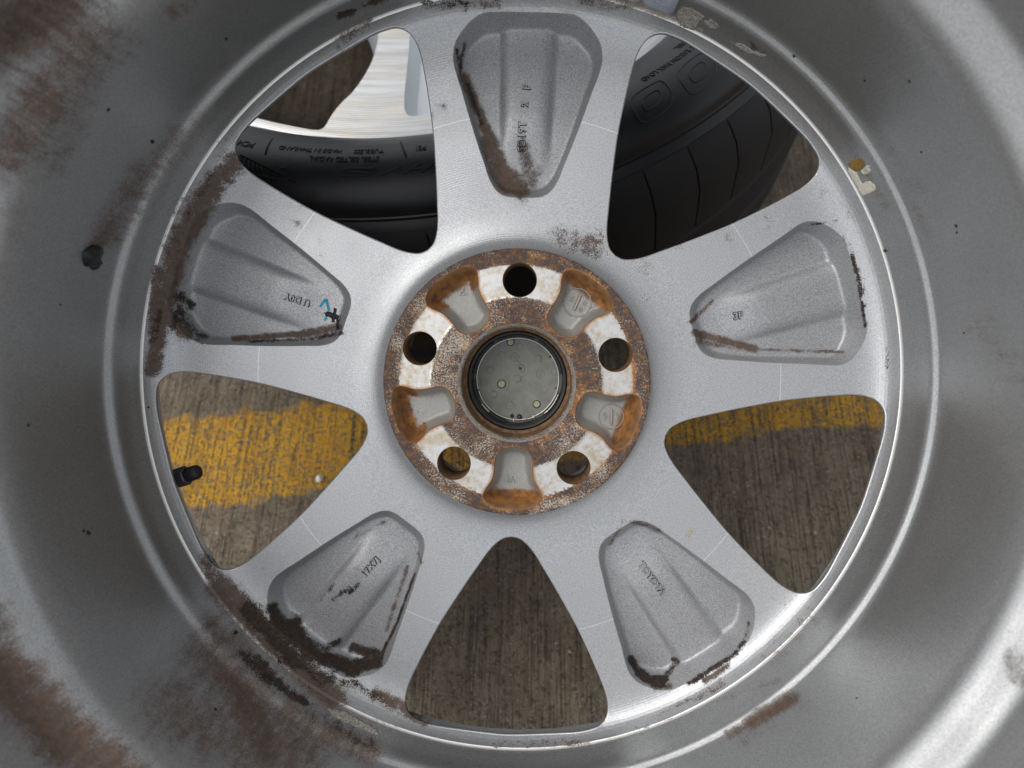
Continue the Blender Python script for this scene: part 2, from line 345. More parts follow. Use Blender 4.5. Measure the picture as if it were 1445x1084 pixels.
def catmull(P, closed=False, n=8):
    P = np.asarray(P, float); m = len(P); out_ = []
    for i in range(m if closed else m-1):
        if closed: a, b, c, d_ = P[(i-1)%m], P[i], P[(i+1)%m], P[(i+2)%m]
        else: a, b, c, d_ = P[max(i-1,0)], P[i], P[i+1], P[min(i+2,m-1)]
        al = .5; t0 = 0; t1 = t0+max(np.linalg.norm(b-a),1e-4)**al; t2 = t1+max(np.linalg.norm(c-b),1e-4)**al; t3 = t2+max(np.linalg.norm(d_-c),1e-4)**al
        if not closed and i == 0: a = b-(c-b); t1 = np.linalg.norm(b-a)**al; t2 = t1+np.linalg.norm(c-b)**al; t3 = t2+max(np.linalg.norm(d_-c),1e-4)**al
        if not closed and i == m-2: d_ = c+(c-b); t3 = t2+np.linalg.norm(d_-c)**al
        for t in np.linspace(t1, t2, n, endpoint=False):
            A1 = (t1-t)/(t1-t0)*a+(t-t0)/(t1-t0)*b; A2 = (t2-t)/(t2-t1)*b+(t-t1)/(t2-t1)*c; A3 = (t3-t)/(t3-t2)*c+(t-t2)/(t3-t2)*d_
            B1 = (t2-t)/(t2-t0)*A1+(t-t0)/(t2-t0)*A2; B2 = (t3-t)/(t3-t1)*A2+(t-t1)/(t3-t1)*A3
            out_.append((t2-t)/(t2-t1)*B1+(t-t1)/(t2-t1)*B2)
    if not closed: out_.append(P[-1])
    return np.array(out_)
def resample(P, step, closed=False):
    Q = np.vstack([P, P[:1]]) if closed else P
    s = np.r_[0, np.cumsum(np.hypot(*np.diff(Q, axis=0).T))]; n = max(2, int(round(s[-1]/step)))
    t = np.linspace(0, s[-1], n+1)
    if closed: t = t[:-1]
    return np.c_[np.interp(t, s, Q[:,0]), np.interp(t, s, Q[:,1])]
def inside(P, L):
    x, y = P[:,0], P[:,1]; c = np.zeros(len(P), bool); a = L; b = np.roll(L, -1, 0)
    for (x0,y0),(x1,y1) in zip(a, b):
        if y0 == y1: continue
        m = ((y0 > y) != (y1 > y)); c ^= m & (x < (x1-x0)*(y-y0)/(y1-y0)+x0)
    return c
def segdist(P, L, closed=True):
    a = L; b = np.roll(L, -1, 0)
    if not closed: a, b = L[:-1], L[1:]
    best = np.full(len(P), 1e9)
    for p, q in zip(a, b):
        d_ = q-p; LL = max(d_ @ d_, 1e-9); t = np.clip((P-p) @ d_/LL, 0, 1)
        best = np.minimum(best, ((P-p-t[:,None]*d_)**2).sum(1))
    return np.sqrt(best)
def nrm(L, closed=True):
    """left normals"""
    if closed: t = np.roll(L, -1, 0)-np.roll(L, 1, 0)
    else: t = np.gradient(L, axis=0)
    t /= np.maximum(np.hypot(*t.T), 1e-9)[:,None]; return np.c_[-t[:,1], t[:,0]]
def area(L): return .5*np.sum(L[:,0]*np.roll(L[:,1],-1)-np.roll(L[:,0],-1)*L[:,1])
def ccw(L): return L if area(L) > 0 else L[::-1]
def cdt(loops, extra):
    """triangles between loops[0] and the holes loops[1:], with extra points; loop vertices come first and keep their order"""
    V = []; E_ = []
    for L in loops:
        k = len(V); V += [Vector(p) for p in L]; E_ += [(k+i, k+(i+1)%len(L)) for i in range(len(L))]
    V += [Vector(p) for p in extra]
    vs, es, fs, ov, *_ = geometry.delaunay_2d_cdt(V, E_, [], 0, 1e-5)
    P = np.array([(v.x, v.y) for v in vs])
    T = np.array([f for f in fs if len(f) == 3]); c = P[T].mean(1)
    k = inside(c, loops[0])
    for h in loops[1:]: k &= ~inside(c, h)
    T = T[k]
    a = P[T]; ar = np.cross(a[:,1]-a[:,0], a[:,2]-a[:,0]); T[ar < 0] = T[ar < 0][:, ::-1]
    mp = {}                                            # input index -> output index
    for i, src in enumerate(ov):
        for s in src: mp[s] = i
    return P, T, mp
def rotz(P, a):
    c, s = math.cos(rad(a)), math.sin(rad(a)); P = np.asarray(P, float); Q = P.copy()
    Q[:,0] = c*P[:,0]-s*P[:,1]; Q[:,1] = s*P[:,0]+c*P[:,1]; return Q
def lathe(prof, n, a0=0, a1=360):
    prof = np.asarray(prof, float); full = abs(a1-a0) >= 360
    th = np.radians(np.linspace(a0, a1, n, endpoint=not full)); k = len(prof)
    V = np.array([(r*math.cos(t), r*math.sin(t), z) for t in th for r, z in prof])
    Fs = []; mi = []
    for i in range(n if full else n-1):
        j = (i+1) % n
        for q in range(k-1): Fs.append((i*k+q, j*k+q, j*k+q+1, i*k+q+1)); mi.append(q)
    return V, Fs, np.array(mi)
def tube(pts, r, seg=8, closed=False):
    pts = np.asarray(pts, float); n = len(pts); V = []; Fs = []
    for i in range(n):
        t = pts[(i+1)%n]-pts[i-1] if closed else pts[min(i+1,n-1)]-pts[max(i-1,0)]
        t = t/np.linalg.norm(t); u = np.cross(t, [0,0,1.]); u = u/np.linalg.norm(u) if np.linalg.norm(u) > 1e-6 else np.array([1.,0,0]); v = np.cross(t, u)
        rr = r[i] if hasattr(r, '__len__') else r
        for k in range(seg):
            a = 2*math.pi*k/seg; V.append(pts[i]+rr*(math.cos(a)*u+math.sin(a)*v))
    for i in range(n if closed else n-1):
        j = (i+1)%n
        for k in range(seg): Fs.append((i*seg+k, i*seg+(k+1)%seg, j*seg+(k+1)%seg, j*seg+k))
    if not closed: Fs += [tuple(range(seg))[::-1], tuple((n-1)*seg+k for k in range(seg))]
    return np.array(V), Fs
def join(parts):
    V = []; Fs = []; k = 0
    for v, f in parts:
        V.append(np.asarray(v, float)); Fs += [tuple(i+k for i in q) for q in f]; k += len(v)
    return np.vstack(V), Fs
def box(x0,x1,y0,y1,z0,z1):
    V = [(x,y,z) for x in (x0,x1) for y in (y0,y1) for z in (z0,z1)]
    return np.array(V, float), [(0,1,3,2),(4,6,7,5),(0,4,5,1),(2,3,7,6),(0,2,6,4),(1,5,7,3)]
def disc(cx, cy, r, z0, z1, n=24, bev=.15):
    prof = [(r, z0), (r, z1-bev), (r-bev, z1)]; V = []; Fs = []
    for q, (rr, z) in enumerate(prof):
        for k in range(n): a = 2*math.pi*k/n; V.append((cx+rr*math.cos(a), cy+rr*math.sin(a), z))
    for q in range(2):
        for k in range(n): Fs.append((q*n+k, q*n+(k+1)%n, (q+1)*n+(k+1)%n, (q+1)*n+k))
    Fs.append(tuple(2*n+k for k in range(n))); return np.array(V), Fs
def text2d(s, size, extrude=.5, spacing=1.0, res=3, offset=0.0):
    """letters as a solid, centred, in mm; bottom at z = 0"""
    c = bpy.data.curves.new('txt', 'FONT'); c.body = s; c.size = size; c.extrude = extrude/2; c.offset = offset; c.align_x = 'CENTER'; c.align_y = 'CENTER'
    c.space_character = spacing; c.resolution_u = res
    o = bpy.data.objects.new('txt', c); COL.objects.link(o)
    dg = bpy.context.evaluated_depsgraph_get(); me = bpy.data.meshes.new_from_object(o.evaluated_get(dg))
    V = np.array([v.co[:] for v in me.vertices]); Fs = [tuple(p.vertices) for p in me.polygons]
    bpy.data.objects.remove(o); bpy.data.curves.remove(c); bpy.data.meshes.remove(me)
    V[:,2] += extrude/2; return V, Fs

# ------------------------------------------------------------------ the wheel seen from its back
MW = np.eye(4); MW[:3,:3] = MT; MW[:3,3] = OFFW/1000
WHEEL = empty('alloy_wheel', 'silver five-spoke alloy wheel without a tyre, seen from its rusty-hubbed back, filling the picture', 'wheel', Matrix(MW.tolist()))

ZR = np.array([(0,-.5),(65.2,-.5),(65.5,-2.2),(65.9,-4.2),(66.5,-5.6),(67.5,-6.8),(69,-8.0),(71,-9.0),(74,-9.9),(78,-10.6),(84,-11.0),(100,-11.2),(150,-11.4),(164,-11.4),(168,-11.2),(171.5,-10.8),(174.5,-10.2),(177,-9.5),(179.3,-8.4),(181.2,-6.9),(182.7,-4.9),(183.8,-2.7),(184.5,-.5)])
def zface(r): return np.interp(r, ZR[:,0], ZR[:,1])
WHALF = np.array([(79.2,0),(80.1,4),(83.5,8.3),(88,12),(94.5,16.2),(103,21.6),(113.5,28),(125.5,35),(140,42.3),(151,47.4),(160.5,51.2),(165.2,52.1),(169,52),(172,50.6),(174.4,47.8),(176,43.5),(177.7,36.5),(179.7,20.5),(180.8,6),(181,0)])
WC = resample(catmull(WHALF), 1.1)
PHALF = np.array([(90.9,0),(90.9,6),(91.7,10),(94.2,13.6),(99,16.7),(106.7,19.6),(117.1,23.5),(129.2,27.7),(142.4,32),(150,34.7),(155,36.1),(159,36.3),(164.5,35),(170,31),(173.6,27),(176,22.3),(176.8,14),(176.9,0)])
POUT = {90:178.4, 162:178.8, 18:173.4, 234:176.9, 306:176.0}
def pocket_loop(X):
    H = PHALF.copy(); k = H[:,0] > 150; H[k,0] = 150+(H[k,0]-150)*(X-150)/26.9
    L = np.vstack([H, (H*[1,-1])[::-1][1:-1]])
    return ccw(resample(catmull(L, True), .9, True))
def smin(a, b, k):
    h = np.clip(.5+.5*(b-a)/k, 0, 1); return b*(1-h)+a*h-k*h*(1-h)
def sst(x, a, b): t = np.clip((x-a)/(b-a), 0, 1); return t*t*(3-2*t)
def pocket_depth(P, L, X):
    s = segdist(P, L); x = P[:,0]; u = np.clip((x-91)/(X-91), 0, 1)
    fl = 7.2+8.0*u-2.0*sst(u, .0, .5)*(1-u)
    wch = 11.0+3.0*u
    fl = fl-3.7*np.clip(1-(np.abs(P[:,1])/(wch+.6))**5, 0, 1)*sst(u, .12, .5)     # broad rounded rib
    sl = 3.8-.3*sst(u, .72, .92)-2.5*(1-sst(u, .0, .22))
    wall = np.maximum(s-.15, 0)*sl
    return np.maximum(smin(fl, wall, 2.6)*sst(s, -.1, .5), 0)
POCKETS = {}
def spoke(ang, label):
    a = ang+BASE; X = POUT[ang]; L = pocket_loop(X); POCKETS[ang] = L
    hw = WC.copy(); hw[:,1] = -np.abs(hw[:,1])
    up = rotz(hw, 36)                       # lower half of the window on the + side, tip -> outer mid
    f = .6; 
    nn_ = nrm(up, False); up_f = up - nn_*f if ((up - nn_*f)[len(up)//2, 1] < up[len(up)//2, 1]) else up + nn_*f
    inn = (up-up_f)                         # direction into the window
    c36, s36 = math.cos(rad(36)), math.sin(rad(36))
    def on36(p): return np.array([c36, s36])*(p @ np.array([c36, s36]))
    up_f[0] = on36(up[0])-np.array([c36,s36])*f; up_f[-1] = on36(up[-1])+np.array([c36,s36])*f
    inn[0] = np.array([c36,s36])*f; inn[-1] = -np.array([c36,s36])*f
    up[0] = on36(up[0]); up[-1] = on36(up[-1])
    R0, R1 = 65.2, 184.5
    mir = lambda Q: (Q*[1,-1])
    def arc(r, t0, t1, step): 
        n = max(2, int(abs(t1-t0)*math.pi/180*r/step)); t = np.radians(np.linspace(t0, t1, n+1)); return np.c_[r*np.cos(t), r*np.sin(t)]
    def rl(r0, r1, sgn):
        rs = [r0]+[q for q in RR if min(r0,r1)+.05 < q < max(r0,r1)-.05][::(1 if r1 > r0 else -1)]+[r1]
        return np.array([(r*c36, sgn*r*s36) for r in rs])
    RR = list(ZR[1:,0])+[88,92,96,104,108,112,116,120,125,130,135,140,145,155,160]; RR.sort()
    rt = np.hypot(*up_f[0]); ro = np.hypot(*up_f[-1])
    loop = np.vstack([arc(R0,-36,36,1.0), rl(R0,rt,1)[1:-1], up_f, rl(ro,R1,1)[1:-1], arc(R1,36,-36,1.0), rl(R1,ro,-1)[1:-1], mir(up_f)[::-1], rl(rt,R0,-1)[1:-1]])
    ex = []
    for r in RR[1:-1]:
        st = 1.6 if (r < 80 or r > 163) else 2.6
        n = int(2*rad(36)*r/st); t = np.radians(np.linspace(-36, 36, n+1))[1:-1]; ex.append(np.c_[r*np.cos(t), r*np.sin(t)])
    ex = np.vstack(ex); ex = ex[inside(ex, loop) & ~inside(ex, L)]
    ex = ex[(segdist(ex, loop) > .45) & (segdist(ex, L) > .45)]
    P, T, mp = cdt([loop, L], ex)
    V = np.c_[P, zface(np.hypot(*P.T))]; Fs = [tuple(t) for t in T]
    # window walls (each side), rolled edge then undercut flank down to the front of the wheel
    i0 = len(loop)
    base = {1: [], -1: []}
    n0 = len(arc(R0,-36,36,1.0))+len(rl(R0,rt,1)[1:-1])
    n1 = n0+len(up_f)+len(rl(ro,R1,1)[1:-1])+len(arc(R1,36,-36,1.0))+len(rl(R1,ro,-1)[1:-1])
    idx = {1: [mp[n0+i] for i in range(len(up_f))], -1: [mp[n1+i] for i in range(len(up_f))][::-1]}
    Vl = [V]; k = len(V); zt = zface(np.hypot(*up_f.T)); iu = inn/f
    uc = sst(np.hypot(*up_f.T), 166, 178)
    rows = {}
    for sg in (1,-1):
        prev = idx[sg]
        for off, dz in ((.42,-.16),(.6,-.55),(.2,-2.0),(-3.5,-12),(-6.5,-26)):
            Q = up_f+iu*np.where(off < .4, off*(1+1.7*uc), off)[:,None]
            Q = np.c_[Q*[1,sg], zt+dz] ; Vl.append(Q); cur = list(range(k, k+len(Q))); k += len(Q)
            for i in range(len(Q)-1):
                q = (prev[i], prev[i+1], cur[i+1], cur[i]); Fs.append(q if sg < 0 else q[::-1])
            prev = cur
        rows[sg] = prev
    # front side of the spoke, closing the casting
    b0 = arc(60,-36,36,6); b1 = arc(196,36,-36,8)
    Vl += [np.c_[b0, np.full(len(b0),-40.)], np.c_[b1, np.full(len(b1),-40.)]]
    A = list(range(k, k+len(b0))); B = list(range(k+len(b0), k+len(b0)+len(b1)))
    V = np.vstack(Vl); lp = A+rows[1]+B+rows[-1][::-1]
    pb, tb, mb = cdt([V[lp,:2]], np.zeros((0,2))); inv_ = {mb[i]: lp[i] for i in range(len(lp))}
    Fs += [tuple(inv_[q] for q in t[::-1]) for t in tb if all(q in inv_ for q in t)]
    V = rotz(V, a)
    o = mesh('spoke', V, Fs, M_FACE, WHEEL, wear=wear_of(V), sharp=50); o['label'] = label
    # recessed cast pocket
    rings = []; nL = nrm(L)
    for s in (.25,.55,.95,1.45,2.1,2.9,3.8,4.8):
        q = L+nL*s; q = q[inside(q, L)]; d_ = segdist(q, L); rings.append(q[np.abs(d_-s) < .12])
    g = np.array([(x,y) for x in np.arange(90,180,1.15) for y in np.arange(-37,38,1.15)]); g = g[inside(g, L)]; g = g[segdist(g, L) > 5.4]
    P, T, mp = cdt([L], np.vstack(rings+[g]))
    z = zface(np.hypot(*P.T)) - pocket_depth(P, L, X)
    on = segdist(P, L) < .02; z[on] = zface(np.hypot(*P[on].T))
    V = rotz(np.c_[P, z], a)
    p_ = mesh('pocket', V, [tuple(t) for t in T], M_CAST, o, wear=wear_of(V), sharp=None)
    return o
SPOKES = {}
for ang, lab in ((90,'spoke at the top with brown stain down one pocket wall'),(162,'spoke with blue and black pen marks in its pocket'),(234,'spoke with its pocket end crusted in black dirt'),(306,'spoke with a maker\'s word cast in its pocket'),(18,'spoke with a brown streak in the lower corner of its pocket')):
    SPOKES[ang] = spoke(ang, lab)

def floor_z(ang, xy):
    """height of the pocket floor at wheel-frame points"""
    q = rotz(np.atleast_2d(xy), -(ang+BASE)); return zface(np.hypot(*q.T)) - pocket_depth(q, POCKETS[ang], POUT[ang])
def px_floor(ang, px):
    o, d_ = ray(px); z = np.full(len(d_), -22.)
    for _ in range(8):
        w3 = o+d_*((z-o[2])/d_[:,2])[:,None]; z = floor_z(ang, w3[:,:2])
    return np.c_[w3[:,:2], z]
def cast_text(ang, body, cx, cy, angle, size, h=1.15, spacing=1.0, name='cast_lettering', foot_dark=.8):
    V, Fs = text2d(body, size, h, spacing); c = px_floor(ang, [(cx,cy)])[0]
    H, hf = text2d(body, size, .1, spacing, offset=.32)
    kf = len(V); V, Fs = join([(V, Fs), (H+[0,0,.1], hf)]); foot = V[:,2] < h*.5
    V = rotz(V, angle); V[:,0] += c[0]; V[:,1] += c[1]; V[:,2] += floor_z(ang, V[:,:2])-.1
    wv = wear_of(V); wv[foot,1] = np.maximum(wv[foot,1], foot_dark)      # letter feet and outline darkened: painted shade along with some dirt
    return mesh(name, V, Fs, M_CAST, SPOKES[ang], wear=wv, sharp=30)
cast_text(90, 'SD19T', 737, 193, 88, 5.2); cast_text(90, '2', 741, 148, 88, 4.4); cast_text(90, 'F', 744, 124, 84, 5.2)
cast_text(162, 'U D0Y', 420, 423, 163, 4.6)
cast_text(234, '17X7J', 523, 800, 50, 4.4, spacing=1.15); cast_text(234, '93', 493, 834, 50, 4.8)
cast_text(306, 'TOYOTA', 920, 817, -53, 4.9, foot_dark=.55)
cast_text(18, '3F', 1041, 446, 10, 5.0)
def ribbon(pts, wpx, ang, m, name='paint_mark'):
    pts = catmull(np.array(pts, float), False, 5); n = nrm(pts, False); L = pts+n*wpx/2; R = pts-n*wpx/2
    wv = 1+.25*np.random.RandomState(len(pts)).randn(len(pts))*.6
    L = pts+n*(wpx/2*wv)[:,None]; R = pts-n*(wpx/2*wv[::-1])[:,None]
    A = px_floor(ang, L); B = px_floor(ang, R); A[:,2] += .10; B[:,2] += .10
    A0 = A-[0,0,.3]; B0 = B-[0,0,.3]; k = len(A)
    V = np.vstack([A,B,A0,B0]); Fs = []
    for i in range(k-1): Fs += [(i,i+1,k+i+1,k+i),(2*k+i,2*k+i+1,i+1,i),(k+i,k+i+1,3*k+i+1,3*k+i)]
    return mesh(name, V, Fs, m, SPOKES[ang], sharp=None)
Z4 = lambda x, y: (380+x/12.04, 390+y/12.04)
ribbon([Z4(865,515),Z4(915,450),Z4(968,405),Z4(990,480),Z4(1015,590)], 3.6, 162, M_BLUEINK)
ribbon([Z4(940,755),Z4(955,725),Z4(975,690)], 3.6, 162, M_BLUEINK)
ribbon([Z4(950,660),Z4(1010,640),Z4(1080,680),Z4(1210,710)], 7.5, 162, M_BLACKINK)
ribbon([Z4(1125,540),Z4(1105,640),Z4(1080,780)], 4.6, 162, M_BLACKINK)
ribbon([Z4(1130,650),Z4(1165,760),Z4(1158,905)], 4.4, 162, M_BLACKINK)

# ------------------------------------------------------------------ barrel: one turned profile, inside face then the outside
BP = [(184.5,-.5),(184.8,-.3),(185.6,-.25),(185.85,.1),(186.3,2),(187.2,5),(188.5,9),(188.9,14),(189.2,16.6),(189.7,18.2),(190.6,19.2),(191.8,20.0),(192.5,21.0),(192.9,22.6),(193.1,26),(193.3,34),(193.6,44),(193.9,54),(194.2,64),(194.5,74),(194.8,82),(195.2,87),(195.9,91),(197.3,94.3),(199.6,97),(202.6,99.2),(206,101),(208.6,103),(210.2,106),(211.0,111),(211.6,118),(212.4,126),(213.6,131),(217,134.5),(222,137),(225.5,139),(227,142),(225.8,144.5),(222.5,145.5)]
BO = [(222,143),(219,138),(215.5,132),(215,104),(208,101),(201,96),(198.5,90),(197,30),(196,20),(195,8),(200,-6),(208,-12),(212,-16),(212,-42),(216,-47),(221.5,-50),(223,-53),(222,-55),(218,-54),(212,-50),(207,-44),(204,-30),(196,-24),(190,-12),(184.5,-.5)]
def dens(p, step):
    out_ = [p[0]]
    for a, b in zip(p[:-1], p[1:]):
        n = max(1, int(math.hypot(b[0]-a[0], b[1]-a[1])/step)); out_ += [(a[0]+(b[0]-a[0])*i/n, a[1]+(b[1]-a[1])*i/n) for i in range(1, n+1)]
    return out_
bp = dens(BP, 2.2); prof = bp+BO
V, Fs, mi = lathe(prof, 640)
led = np.array([0 if i < len(bp)-1 and not (bp[i][1] < -.2) else (1 if i < len(bp)-1 else 0) for i in range(len(prof)-1)])
Fs = [f[::-1] for f in Fs]
BARREL = mesh('barrel', V, [f[::-1] for f in Fs], [M_BARREL, M_BARE], WHEEL, midx=led[mi], wear=wear_of(V), sharp=40)
BPa = np.array(BP)
def barrel_r(z): return np.interp(z, BPa[3:28,1], BPa[3:28,0])
def px_barrel(px, z0=.15, z1=90, off=0.0):
    """where a pixel's ray meets the barrel wall"""
    o, d_ = ray(px); lo = np.full(len(d_), z0); hi = np.full(len(d_), float(z1))
    f = lambda z: (lambda p: np.hypot(p[:,0], p[:,1])-(barrel_r(z)-off))(o+d_*((z-o[2])/d_[:,2])[:,None])
    for _ in range(50):
        m = (lo+hi)/2; s = f(m) > 0; lo = np.where(s, m, lo); hi = np.where(s, hi, m)
    z = (lo+hi)/2; return o+d_*((z-o[2])/d_[:,2])[:,None]
def patch(name, poly, m, th=.25, z1=90, jag=.5, parent=None, step=3.0):
    L = ccw(resample(np.array(poly, float), step, True)); L = L+np.random.RandomState(len(L)).randn(*L.shape)*jag
    g = np.array([(x,y) for x in np.arange(L[:,0].min(), L[:,0].max(), step) for y in np.arange(L[:,1].min(), L[:,1].max(), step)])
    g = g[inside(g, L)] if len(g) else g
    if len(g): g = g[segdist(g, L) > step*.5]
    P, T, mp = cdt([L], g if len(g) else np.zeros((0,2)))
    lift = th*(1+.3*np.random.RandomState(3).randn(len(P)))
    top = px_barrel(P, z1=z1)
    inw = np.c_[-top[:,:2]/np.hypot(top[:,0],top[:,1])[:,None], np.zeros(len(top))]
    V = np.vstack([top+inw*np.abs(lift)[:,None], top-inw*.2]); k = len(P)
    Fs = [tuple(t) for t in T]; B = [mp[i] for i in range(len(L))]
    Fs += [(B[i], k+B[i], k+B[(i+1)%len(B)], B[(i+1)%len(B)]) for i in range(len(B))]
    return mesh(name, V, Fs, m, parent or BARREL, sharp=None)
ZS = lambda L: [(1180+x/12.05, 210+y/12.05) for x, y in L]
patch('sticker_scrap', ZS([(220,325),(300,380),(345,400),(400,520),(440,590),(520,560),(560,540),(640,600),(680,680),(660,720),(590,740),(455,805),(380,680),(310,560),(205,390)]), M_STICK, .3, jag=.35, step=1.6)
patch('sticker_scrap', ZS([(425,375),(520,285),(580,280),(565,330),(595,380),(520,440),(470,430)]), M_STICK, .5, jag=.4, step=1.4)
patch('glue_patch', ZS([(190,265),(280,190),(360,170),(460,180),(495,260),(430,350),(400,390),(330,370),(270,340)]), M_GLUE, .12, jag=.6, step=1.8)
ZW = lambda L: [(880+x/8.03, y/8.03) for x, y in L]
patch('dried_residue', ZW([(650,70),(760,90),(880,160),(925,190),(870,250),(835,290),(790,338),(640,285),(600,150)]), M_RESID, .35, z1=18, jag=.5, step=2.0)
patch('dried_residue', ZW([(920,240),(990,215),(1050,250),(1080,290),(1040,330),(980,310),(930,290)]), M_RESID, .35, z1=18, jag=.7, step=1.6)
ZB = lambda L: [(300+x/4.267, 830+y/4.267) for x, y in L]
patch('dried_residue', ZB([(690,728),(800,745),(900,800),(990,850),(1005,890),(950,870),(860,832),(760,790)]), M_RESID, .3, z1=18, jag=.7, step=2.0)
patch('dried_residue', [(1036,62),(1045,60),(1060,70),(1080,78),(1076,81),(1056,75),(1042,68)], M_RESID, .2, z1=18, jag=.8, step=2.0)

def blob(px, r, name, seed, hgt=.6, m=M_TAR):
    c = px_barrel([px])[0]; e = np.array([-c[0],-c[1],0]); e /= np.linalg.norm(e); t = np.array([-e[1],e[0],0]); u = np.array([0,0,1.])
    rs = np.random.RandomState(seed); V = [c+e*r*hgt]; Fs = []; n = 18; ph = rs.rand(4)*6
    rows = 6
    for q in range(1, rows+1):
        f = q/rows
        for k in range(n):
            a = 2*math.pi*k/n; rr = r*(1+.14*math.sin(2*a+ph[0])+.09*math.sin(3*a+ph[1])+.05*math.sin(5*a+ph[2]))
            rr *= math.sin(f*math.pi/2); V.append(c+e*(r*hgt*math.cos(f*math.pi/2)*(1+.1*math.sin(3*a+ph[3]))-.2*f)+t*rr*math.cos(a)+u*rr*math.sin(a)*1.5)
    for k in range(n): Fs.append((0, 1+k, 1+(k+1)%n))
    for q in range(rows-1):
        for k in range(n): a = 1+q*n; Fs.append((a+k, a+n+k, a+n+(k+1)%n, a+(k+1)%n))
    return mesh(name, V, Fs, m, BARREL, sharp=None)
blob((129,360), 4.7, 'tar_blob', 1, .75); blob((134,371), 2.9, 'tar_blob', 5, .8)
for i, (x, y, r) in enumerate([(118,749,.7),(125,752,1.1),(1349,319,.8),(1350,328,.6),(1248,354,.9),(215,200,1.1),(153,155,.8),(304,1001,.8),(333,892,1.2),(319,55,.8),(1300,215,.6),(1283,115,.7),(1220,114,.6),(40,600,.7),(85,430,.5),(1360,470,.5),(1209,985,.5),(210,575,.6),(1120,80,.7)]):
    blob((x,y), r, 'tar_speck', 20+i, .5)

# adhesive balance weights on the barrel wall above the top spoke
def weight(a0, a1):
    V = []; Fs = []; n = 10; sec = [(0,5.6),(2.0,5.3),(2.9,6.1),(3.1,8),(3.1,16),(2.7,19.3),(1.8,20),(0,20)]
    for i in range(n+1):
        t = rad(a0+(a1-a0)*i/n); sh = .55 if i in (0, n) else (.9 if i in (1, n-1) else 1)
        for h, z in sec: r = barrel_r(max(z,.2))-h*sh; V.append((r*math.cos(t), r*math.sin(t), z))
    k = len(sec)
    for i in range(n): Fs += [(i*k+q, i*k+q+1, (i+1)*k+q+1, (i+1)*k+q) for q in range(k-1)]
    Fs += [tuple(range(k)), tuple(n*k+q for q in range(k))[::-1]]
    o = mesh('balance_weight', V, [f[::-1] for f in Fs], M_WEIGHT, WHEEL, sharp=45)
    T, tf = text2d('5g', 5, .5); am = rad((a0+a1)/2); T = T[:,[0,1,2]]; W = []
    for x, y, z in T:
        t = am-x/185.; zz = 10.5+y; r = barrel_r(zz)-3.0-z; W.append((r*math.cos(t), r*math.sin(t), zz))
    mesh('weight_lettering', W, tf, M_WEIGHT, o, sharp=30)
wa = px_barrel([(952,16)], z1=18)[0]; wang = math.degrees(math.atan2(wa[1], wa[0]))
for i in range(4): weight(wang+.1+i*5.0, wang+4.75+i*5.0)

# ------------------------------------------------------------------ hub pad with lug holes and lightening wells
WELLH = np.array([(31.2,0),(31.6,3),(33.2,6.9),(36,9.0),(40,9.5),(44.5,9.9),(48.5,11.0),(52,13.2),(55.5,14.7),(58.4,13.8),(60.6,11),(61.9,6.5),(62.3,0)])
WL = ccw(resample(catmull(np.vstack([WELLH, (WELLH*[1,-1])[::-1][1:-1]]), True), .7, True))
circ = lambda r, n, cx=0, cy=0: np.array([(cx+r*math.cos(2*math.pi*i/n), cy+r*math.sin(2*math.pi*i/n)) for i in range(n)])
LUGR = 8.35
lugs = [rotz(circ(LUGR, 44, 50, 0), a+BASE) for a in (18,90,162,234,306)]
wells = [rotz(WL, a+BASE) for a in (54,126,198,270,342)]
ex = []
for r in [29.9,31,33,35,37,39,41,41.6,42.0,43,45,47,49,51,53,55,57,57.5,57.9,59,60.5,62,63.5,64.4]:
    n = int(2*math.pi*r/1.2); ex.append(circ(r, n))
ex = np.vstack(ex); keep = np.ones(len(ex), bool)
for L in lugs+wells: keep &= ~inside(ex, L) & (segdist(ex, L) > .4)
P, T, mp = cdt([circ(65.0, 400), circ(29.0, 170)]+lugs+wells, ex[keep])
def zpad(P):
    r = np.hypot(*P.T); z = -.2*sst(r,41.6,42.0)*(1-sst(r,57.5,57.9)); z = np.where(r > 64.4, -.45*(r-64.4)/.6, z); return np.where(r < 29.9, -.4*(29.9-r)/.9, z)
V = np.c_[P, zpad(P)]; Fs = [tuple(t) for t in T]; k = len(V)
ri = circ(65.2, 400); Vx = np.c_[ri, np.full(400,-.5)]; oi = [mp[i] for i in range(400)]
Fs += [(oi[i], k+i, k+(i+1)%400, oi[(i+1)%400]) for i in range(400)]; V = np.vstack([V, Vx])
def hubwear(V):
    r = np.hypot(V[:,0], V[:,1]); px = project(V)
    R = np.maximum(1-sst(r, 39.6, 43.6), sst(r, 55.6, 59.2))*.9
    wd = np.min([segdist(V[:,:2], L) for L in wells], 0); G = np.exp(-(wd/1.6)**2)*.75
    G = np.maximum(G, np.exp(-((r-57.9)/.8)**2)*.75*(V[:,1] > -60)); G = np.maximum(G, (1-sst(r, 31, 37))*.45); 
    th = np.degrees(np.arctan2(V[:,1], V[:,0]))
    B = np.clip(caps(px, [(640,440,610,560,55,1),(560,560,640,700,18,1),(560,450,570,600,12,.8),(655,420,700,440,20,.8),(690,400,770,420,16,.8),(800,640,850,680,22,.9),(880,620,900,560,10,.7),(660,640,690,620,22,.8),(760,720,860,690,12,1),(790,610,830,600,15,.7)]), 0, 1)
    G = np.maximum(G, caps(px, [(780,510,815,540,25,.6),(740,615,790,600,20,.6),(690,600,670,570,18,.5),(740,360,800,372,6,.6),(896,560,892,500,4,.9),(830,690,780,700,6,.4)]))
    # one bright bare arm is polished past the ring at the lower left and lower right
    R = np.where((r > 56.6), R*np.clip(1-caps(px, [(760,716,830,690,6,.0)]), 0, 1), R)
    return np.c_[R, G, B, np.ones(len(V))]
